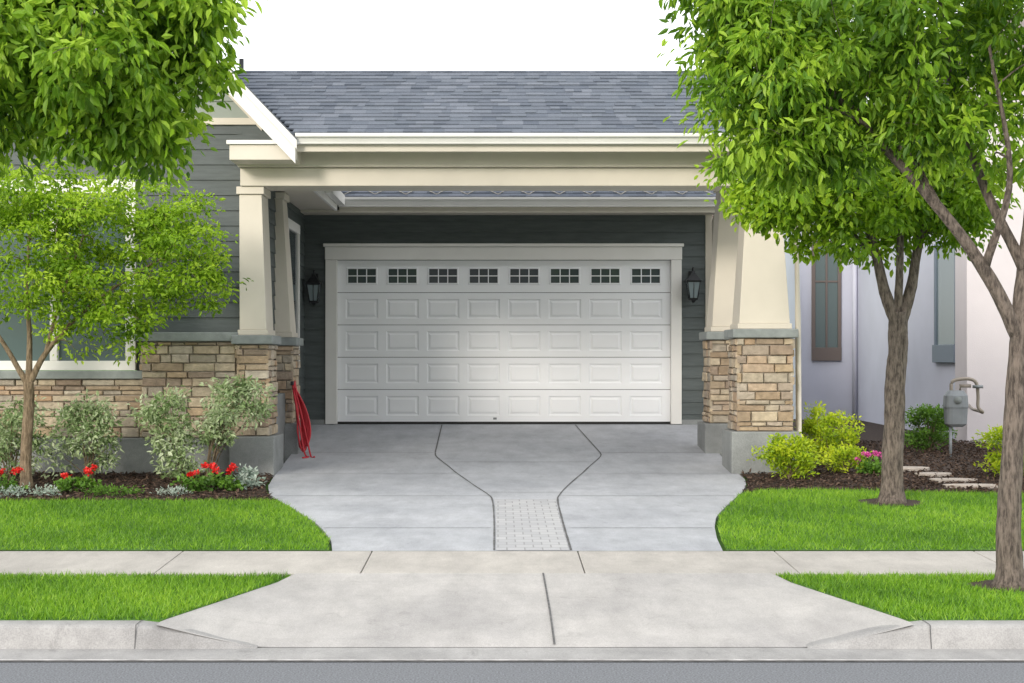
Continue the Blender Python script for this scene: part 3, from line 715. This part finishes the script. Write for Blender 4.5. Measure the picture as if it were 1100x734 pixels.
box('eave_return_cap', -3.05, -2.24, 16.92, WY-.03, 4.103, 4.15, 'white', H)
box('wing_side_fascia', -2.33, -2.29, 17.61, 21.49, 3.80, 4.06, 'white', H)
box('wing_side_gutter', -2.285, -2.18, 19.9, 21.49, 3.88, 4.02, 'white', H)
box('wing_side_soffit', -2.84, -2.335, 17.61, 21.66, 3.832, 3.86, 'cream', H, 0)
tube('vent_pipe', [(-3.3,19.4,4.8),(-3.3,19.4,5.55)], .03, 'black', H)
FW = empty('front_window', (-5.7, WY, 2.6)); FW.parent = H; FW.matrix_parent_inverse = H.matrix_basis.inverted()
box('frame_bottom', -7.2, -4.22, WY-.05, WY+.05, 1.56, 1.67, 'white', FW); box('frame_top', -7.2, -4.22, WY-.05, WY+.05, 3.62, 3.78, 'white', FW)
for xx in (-7.2, -6.2, -5.22, -4.34): box('stile', xx, xx+.12 if xx != -6.2 and xx != -5.22 else xx+.09, WY-.045, WY+.05, 1.67, 3.62, 'white', FW)
box('glass', -7.08, -4.34, WY+.02, WY+.03, 1.67, 3.62, 'glassw', FW, 0)
box('window_sill', -9.6, -4.10, WY-.14, WY+.012, 1.46, 1.555, 'cap', H, .01)
a = Acc()
stones(a, (-9.6, WY-.06, 0), (1,0,0), (0,-1,0), 5.5, .78, 1.455, rs)
box('stone_core_low', -9.6, -4.11, WY-.06, WY+.011, .3, 1.46, 'mortar', H, 0)
stones(a, (-4.12, WY-.14, 0), (1,0,0), (0,-1,0), 1.09, .78, 1.89, rs)
box('stone_core_mid', -4.11, -3.02, WY-.14, WY+.011, .3, 1.895, 'mortar', H, 0)
stones(a, (-4.11, WY, 0), (0,-1,0), (-1,0,0), .15, 1.56, 1.89, rs)
box('cap_mid', -4.20, -2.997, WY-.22, WY, 1.896, 2.0, 'cap', H, .01)
box('foundation', -9.6, -3.03, WY-.16, WY+.2, .05, .775, 'conc_base', H, .01)
def column(name, x0, x1, y0, y1, zb, zpt, zc, ztop, tx0, tx1, ty0, ty1):
    c = empty(name, ((x0+x1)/2, y0, zb)); c.parent = H; c.matrix_parent_inverse = H.matrix_basis.inverted()
    box('plinth', x0-.07, x1+.07, y0-.07, y1+.07, zb-.3, zpt, 'conc_base', c, .012)
    box('core', x0+.03, x1-.03, y0+.03, y1-.03, zpt, zc, 'mortar', c, 0)
    s = Acc()
    stones(s, (x0, y0+.03, 0), (1,0,0), (0,-1,0), x1-x0, zpt+.003, zc, rs)
    stones(s, (x1, y1-.03, 0), (-1,0,0), (0,1,0), x1-x0, zpt+.003, zc, rs)
    stones(s, (x0+.03, y1, 0), (0,-1,0), (-1,0,0), y1-y0, zpt+.003, zc, rs)
    stones(s, (x1-.03, y0, 0), (0,1,0), (1,0,0), y1-y0, zpt+.003, zc, rs)
    s.obj('stone_veneer', 'stone', c)
    box('cap', x0-.05, x1+.05, y0-.05, y1+.05, zc+.002, zc+.105, 'cap', c, .012)
    bs = .035
    box('shaft_base', x0+bs-.02, x1-bs+.02, y0+bs-.02, y1-bs+.02, zc+.107, zc+.17, 'cream', c, .006)
    hexa('shaft', [(x0+bs,y0+bs,zc+.171),(x1-bs,y0+bs,zc+.171),(x1-bs,y1-bs,zc+.171),(x0+bs,y1-bs,zc+.171)], [(tx0,ty0,ztop-.09),(tx1,ty0,ztop-.09),(tx1,ty1,ztop-.09),(tx0,ty1,ztop-.09)], 'cream', c, .006)
    box('shaft_top', tx0-.03, tx1+.03, ty0-.03, ty1+.03, ztop-.089, ztop-.002, 'cream', c, .006)
column('column_front_right', 2.77, 3.43, 17.50, 18.12, .37, .85, 1.935, 3.69, 2.90, 3.30, 17.60, 18.02)
column('column_rear_right', 2.70, 3.36, 19.22, 19.84, .45, .87, 1.935, 3.95, 2.85, 3.24, 19.32, 19.72)
column('column_front_left', -3.02, -2.64, 17.38, 18.0, .37, .80, 1.86, 3.69, -3.0, -2.74, 17.48, 17.96)
column('column_rear_left', -3.02, -2.60, 19.15, 19.72, .45, .87, 1.86, 3.82, -3.0, -2.75, 19.25, 19.65)
a.obj('wainscot_stones', 'stone', H)
box('side_wainscot', -2.9, -2.70, 18.0, 19.15, .2, 1.26, 'conc_base', H)
box('beam_lower', -2.98, 3.36, 17.42, 17.95, 3.69, 3.90, 'cream', H, .01)
box('beam_upper', -3.0, 3.42, 17.36, 17.98, 3.903, 4.10, 'cream', H, .01)
box('beam_side_right', 2.90, 3.30, 17.96, 20.0, 3.95, 4.10, 'cream', H, .01)
box('beam_rear', -2.3, 2.899, 19.35, 19.75, 3.96, 4.10, 'cream', H, .01)
box('portico_ceiling', -2.28, 3.6, 17.1, 20.2, 4.103, 4.13, 'cream', H, 0)
gutter('front_gutter', -2.27, 3.85, 16.87, 4.22, 4.11)
box('front_fascia', -2.30, 3.83, 17.002, 17.05, 4.03, 4.20, 'cream', H, .004)
slp = Vector((0, 2.1, 1.09)).normalized()
def plim(v): 
    t = v/2.366; return (-2.30-1.15*t, 3.88)
shingles('front_roof_shingles', (0, 16.9, 4.225), (1,0,0), slp, 1, 2.366, H, lim=plim)
mesh('front_roof_deck', [(-2.3,16.92,4.205),(3.86,16.92,4.205),(3.86,19,5.285),(-3.5,19,5.285),(-3.1,20.5,4.55),(3.86,20.5,4.55)], [(0,1,2,3),(3,2,5,4)], 'shingle', H, var=[.3]*6)
a = Acc(); xx = -3.35; rr_ = random.Random(4)
while xx < 3.85:
    a.add([(xx,18.88,5.25),(xx+.24,18.88,5.25),(xx+.24,19,5.325),(xx,19,5.325),(xx+.24,19.12,5.25),(xx,19.12,5.25)], [(0,1,2,3),(3,2,4,5)], rr_.random()); xx += .235
a.obj('ridge_caps', 'shingle', H)
mesh('portico_gable_end', [(3.6,17.1,4.1),(3.6,20.3,4.1),(3.6,20.3,4.6),(3.6,19,5.24),(3.6,17.1,4.27)], [(0,1,2,3,4)], 'sage', H)
tube('downspout', [(3.62,17.2,4.08),(3.62,17.3,3.9),(3.5,17.75,3.7),(3.53,17.75,2.2),(3.54,17.75,.75),(3.60,17.55,.55)], .035, 'cream', H, 8)
tube('downspout_rear', [(3.18,21.6,3.9),(3.15,22.0,3.7),(3.15,22.0,.8)], .035, 'cream', H, 8)

# ------------------------------------------------------------------ lanterns
def lantern(x, z):
    y = GY-.02; L = empty('wall_lantern', (x, y, z)); k = 1.15
    def b(n, x0, x1, y0, y1, z0, z1, m_='black', bv=.004): return box(n, x+x0, x+x1, y+y0, y+y1, z+z0, z+z1, m_, L, bv)
    b('backplate', -.05, .05, -.02, .0, -.02, .22)
    tube('arm', [tuple(p) for p in smooth_path([(x,y-.02,z+.12),(x,y-.09,z+.23),(x,y-.16,z+.26),(x,y-.17,z+.2)], 5)], .011, 'black', L)
    cy = y-.17
    def fr(n, w0, z0, w1, z1, m_):
        w0, z0, w1, z1 = w0*k, z0*k, w1*k, z1*k
        return hexa(n, [(x-w0,cy-w0,z+z0),(x+w0,cy-w0,z+z0),(x+w0,cy+w0,z+z0),(x-w0,cy+w0,z+z0)], [(x-w1,cy-w1,z+z1),(x+w1,cy-w1,z+z1),(x+w1,cy+w1,z+z1),(x-w1,cy+w1,z+z1)], m_, L, .002)
    fr('glass', .048, -.16, .078, .04, 'lglass'); fr('base', .05, -.185, .055, -.161, 'black'); fr('finial_low', .012, -.22, .03, -.186, 'black')
    fr('rim', .09, .041, .095, .06, 'black'); fr('roof', .09, .061, .035, .14, 'black'); fr('cap', .03, .141, .015, .18, 'black')
    for sx in (-1, 1):
        for sy in (-1, 1):
            tube('post', [(x+sx*.05*k, cy+sy*.05*k, z-.16*k), (x+sx*.08*k, cy+sy*.08*k, z+.041*k)], .008, 'black', L, 5)
        tube('bar', [(x, cy+sx*.05*k, z-.16*k), (x, cy+sx*.08*k, z+.041*k)], .005, 'black', L, 5)
lantern(-2.68, 2.72); lantern(2.84, 2.76)

# ------------------------------------------------------------------ hose
hs = empty('garden_hose', (-2.52, 19.0, .48)); a = Acc()
r = random.Random(2)
for k in range(7):
    top = (-2.585+r.uniform(-.015,.015), 19.06-.012*k, 1.40+r.uniform(-.03,.02)); w_ = .022+.009*k
    cx = -2.50+.010*k; zb_ = .58-.008*k
    P = smooth_path([top, (cx-w_*.5-.04,19.05-.014*k,1.05), (cx-w_,19.03-.016*k,.78), (cx,19.0-.02*k,zb_), (cx+w_*1.1,19.03-.016*k,.75), (cx+w_*.6-.02,19.05-.014*k,1.05), top], 6)
    V, F = tube_data([tuple(p) for p in P], [.011]*len(P), 7); a.add(V, F)
P = smooth_path([(-2.55,18.97,1.3),(-2.46,18.95,.95),(-2.38,18.9,.62),(-2.33,18.8,.47),(-2.28,18.75,.475)], 6)
V, F = tube_data([tuple(p) for p in P], [.011]*len(P), 7); a.add(V, F)
P = smooth_path([(-2.57,18.96,1.3),(-2.5,18.93,.9),(-2.42,18.85,.52),(-2.36,18.78,.472),(-2.42,18.68,.468)], 6)
V, F = tube_data([tuple(p) for p in P], [.011]*len(P), 7); a.add(V, F)
a.obj('coils', 'red', hs, True)
box('hanger', -2.61, -2.57, 18.95, 19.12, 1.36, 1.41, 'black', hs)

# ------------------------------------------------------------------ gas meter
gm = empty('gas_meter', (6.15, 20.2, .4))
def loft(name, rings, mat, parent): 
    a = Acc(); n = len(rings[0]); V = [p for r_ in rings for p in r_]; F = []
    for i in range(len(rings)-1):
        for k in range(n): F.append((i*n+k, i*n+(k+1) % n, (i+1)*n+(k+1) % n, (i+1)*n+k))
    F += [tuple(range(n))[::-1], tuple((len(rings)-1)*n+k for k in range(n))]
    a.add(V, F); return a.obj(name, mat, parent)
def rr(cx, cy, z, w, d, n=16):
    out = []
    for k in range(n):
        t = 2*math.pi*(k+.5)/n; c, s = math.cos(t), math.sin(t)
        out.append((cx+w*math.copysign(abs(c)**.5, c), cy+d*math.copysign(abs(s)**.5, s), z))
    return out
gx, gy = 6.13, 20.2
loft('body', [rr(gx,gy,.78,.09,.06), rr(gx,gy,.82,.14,.09), rr(gx,gy,1.02,.15,.10), rr(gx,gy,1.05,.16,.105), rr(gx,gy,1.20,.15,.10), rr(gx,gy,1.27,.10,.07)], 'grey', gm)
o = tube('dial', [(gx,gy-.12,1.14),(gx,gy-.09,1.14)], .05, 'cap', gm, 16)
tube('riser', [(gx-.07,gy,.3),(gx-.07,gy,.8)], .022, 'grey', gm)
tube('pipe_top', [tuple(p) for p in smooth_path([(gx-.06,gy,1.25),(gx-.05,gy,1.38),(gx+.05,gy,1.42),(gx+.2,gy,1.42),(gx+.28,gy,1.36),(gx+.3,gy,1.2),(gx+.3,gy,1.05),(gx+.36,gy,.98),(gx+.42,gy+.3,.98)], 4)], .024, 'pipe', gm)
tube('regulator', [(gx+.29,gy-.02,1.30),(gx+.29,gy-.02,1.34)], .07, 'grey', gm, 14)
tube('pipe_to_wall', [(gx+.42,gy+.3,.98),(gx+.6,gy+1.2,.98),(gx+1.05,gy+2.79,.98)], .022, 'pipe', gm)
tube('union', [(gx+.06,gy,1.25),(gx+.06,gy,1.33),(gx+.2,gy,1.33)], .026, 'pipe', gm)

# ------------------------------------------------------------------ neighbour house
N = empty('stucco_house', (9, 27, .4))
box('front_block', 7.15, 14, 23.0, 23.6, .2, 6.2, 'stucco_w', N, .01)
box('side_wall', 7.32, 14, 23.603, 31, .2, 6.19, 'stucco', N, .01)
box('set_back_wall', 6.15, 8.4, 30.8, 40, .2, 5.0, 'stucco', N, .01)
def nwin(n, x0, x1, y0, y1, z0, z1, fm, axis):
    e = empty(n, (x0, y0, z0)); e.parent = N; e.matrix_parent_inverse = N.matrix_basis.inverted(); t = .07
    if axis == 'y':
        box('frame_b', x0, x1, y0-.06, y0+.02, z0-.2, z0+t, fm, e); box('frame_t', x0, x1, y0-.04, y0+.02, z1-t, z1, fm, e)
        box('frame_l', x0, x0+t, y0-.04, y0+.02, z0+t, z1-t, fm, e); box('frame_r', x1-t, x1, y0-.04, y0+.02, z0+t, z1-t, fm, e)
        box('mullion', (x0+x1)/2-.02, (x0+x1)/2+.02, y0-.03, y0, z0+t, z1-t, fm, e); box('transom', x0+t, x1-t, y0-.028, y0, z0+.62*(z1-z0), z0+.62*(z1-z0)+.04, fm, e)
        box('glass', x0+t, x1-t, y0-.01, y0+.01, z0+t, z1-t, 'glassw', e, 0)
    else:
        box('frame_b', x0-.07, x0+.02, y0, y1, z0-.22, z0+t, fm, e); box('frame_t', x0-.04, x0+.02, y0, y1, z1-t, z1, fm, e)
        box('frame_l', x0-.04, x0+.02, y0, y0+t, z0+t, z1-t, fm, e); box('frame_r', x0-.04, x0+.02, y1-t, y1, z0+t, z1-t, fm, e)
        box('glass', x0-.012, x0+.01, y0+t, y1-t, z0+t, z1-t, 'glassn', e, 0)
m, nt, p = new_mat('glass_matte'); p.inputs['Base Color'].default_value = (.12, .17, .20, 1); p.inputs['Roughness'].default_value = .25; p.inputs['IOR'].default_value = 1.3
M['glassn'] = m
nwin('tall_window', 6.40, 7.0, 30.78, 0, 1.85, 4.1, 'bronze', 'y')
nwin('side_window', 7.32, 7.32, 24.0, 25.2, 1.85, 3.6, 'bluetrim', 'x')
tube('downspout', [(7.26,30.70,5.0),(7.26,30.70,.5)], .05, 'stucco', N)
box('eave_fascia', 5.75, 5.85, 30.2, 40.5, 4.80, 5.0, 'white', N); box('eave_fascia_front', 5.85, 7.3, 30.2, 30.3, 4.80, 5.0, 'white', N)
box('eave_soffit', 5.85, 7.3, 30.3, 40.5, 4.93, 4.99, 'cream', N, 0)
shingles('low_roof', (5.72, 40.5, 5.0), (0,-1,0), Vector((2.2,0,1.1)), 10.3, 2.6, N, mat='shingle_br', exp=.2)
hexa('main_roof', [(6.7,22.5,6.2),(14.5,22.5,6.2),(14.5,34.5,6.2),(6.7,34.5,6.2)], [(9.5,26,8),(12,26,8),(12,31,8),(9.5,31,8)], 'bronze', N)
box('vent_small', 7.285, 7.319, 27.3, 27.55, 1.0, 1.2, 'white', N)
tube('gooseneck_lamp', [(7.30,29.9,4.0),(7.0,29.9,4.1),(6.8,29.9,4.0)], .03, 'black', N)
B = empty('background_house', (6, 48, 0))
box('walls', 3.6, 16, 48, 56, .2, 4.6, 'stucco_w', B)
shingles('roof', (3.2, 47.6, 4.5), (1,0,0), Vector((0,4,2.3)), 13, 4.8, B, mat='shingle_br', exp=.25)
box('fascia', 3.2, 16.2, 47.55, 47.65, 4.3, 4.52, 'cream', B)
for (x0, x1, hh) in ((-26,-12,5.2),(-9,5,5.6),(8,22,5.0)):
    O = empty('opposite_house', ((x0+x1)/2, -22, 0)); cxm = (x0+x1)/2
    box('walls', x0, x1, -30, -20, 0, 3.4, 'opp', O, 0)
    hexa('roof', [(x0-.5,-30.5,3.4),(x1+.5,-30.5,3.4),(x1+.5,-19.5,3.4),(x0-.5,-19.5,3.4)], [(x0+3,-25.3,hh+1.6),(x1-3,-25.3,hh+1.6),(x1-3,-24.7,hh+1.6),(x0+3,-24.7,hh+1.6)], 'shingle_br', O)
    box('garage_door', cxm-5.5, cxm-.8, -19.99, -19.9, 0, 2.4, 'door', O, 0); box('window', cxm+1, cxm+3.4, -19.99, -19.9, 1, 2.5, 'glass', O, 0); box('door', cxm+4.3, cxm+5.3, -19.99, -19.9, 0, 2.2, 'bronze', O, 0)

# ------------------------------------------------------------------ light
w = bpy.data.worlds.new("World"); scene.world = w; w.use_nodes = True
nt = w.node_tree; nt.nodes.clear()
out = nt.nodes.new('ShaderNodeOutputWorld'); add = nt.nodes.new('ShaderNodeAddShader')
sky = nt.nodes.new('ShaderNodeTexSky'); sky.sky_type = 'NISHITA'; sky.sun_disc = False
sd = Vector((-.50, -1.0, .38)).normalized()
sky.sun_elevation = math.asin(sd.z); sky.sun_rotation = math.atan2(sd.x, sd.y)
b1 = nt.nodes.new('ShaderNodeBackground'); b1.inputs['Strength'].default_value = .06
b2 = nt.nodes.new('ShaderNodeBackground'); b2.inputs['Color'].default_value = (1.0, .985, .96, 1); b2.inputs['Strength'].default_value = 1.6
lk(nt, sky.outputs[0], b1.inputs['Color']); lk(nt, b1.outputs[0], add.inputs[0]); lk(nt, b2.outputs[0], add.inputs[1]); lk(nt, add.outputs[0], out.inputs['Surface'])
sun = bpy.data.lights.new('sun', 'SUN'); sun.energy = 2.4; sun.angle = math.radians(12); sun.color = (1, .92, .80)
so = bpy.data.objects.new('sun', sun); link(so); so.rotation_euler = (-sd).to_track_quat('-Z', 'Y').to_euler(); so.location = (0, 0, 20)

cam = bpy.data.cameras.new('camera'); co = bpy.data.objects.new('camera', cam); link(co)
co.location = (0, 0, 1.70); co.rotation_euler = (math.radians(90), 0, 0)
cam.lens = 1620/1100*36; cam.sensor_width = 36; cam.shift_x = 15/1100; cam.shift_y = 18/1100
cam.clip_start = .1; cam.clip_end = 1500
scene.camera = co
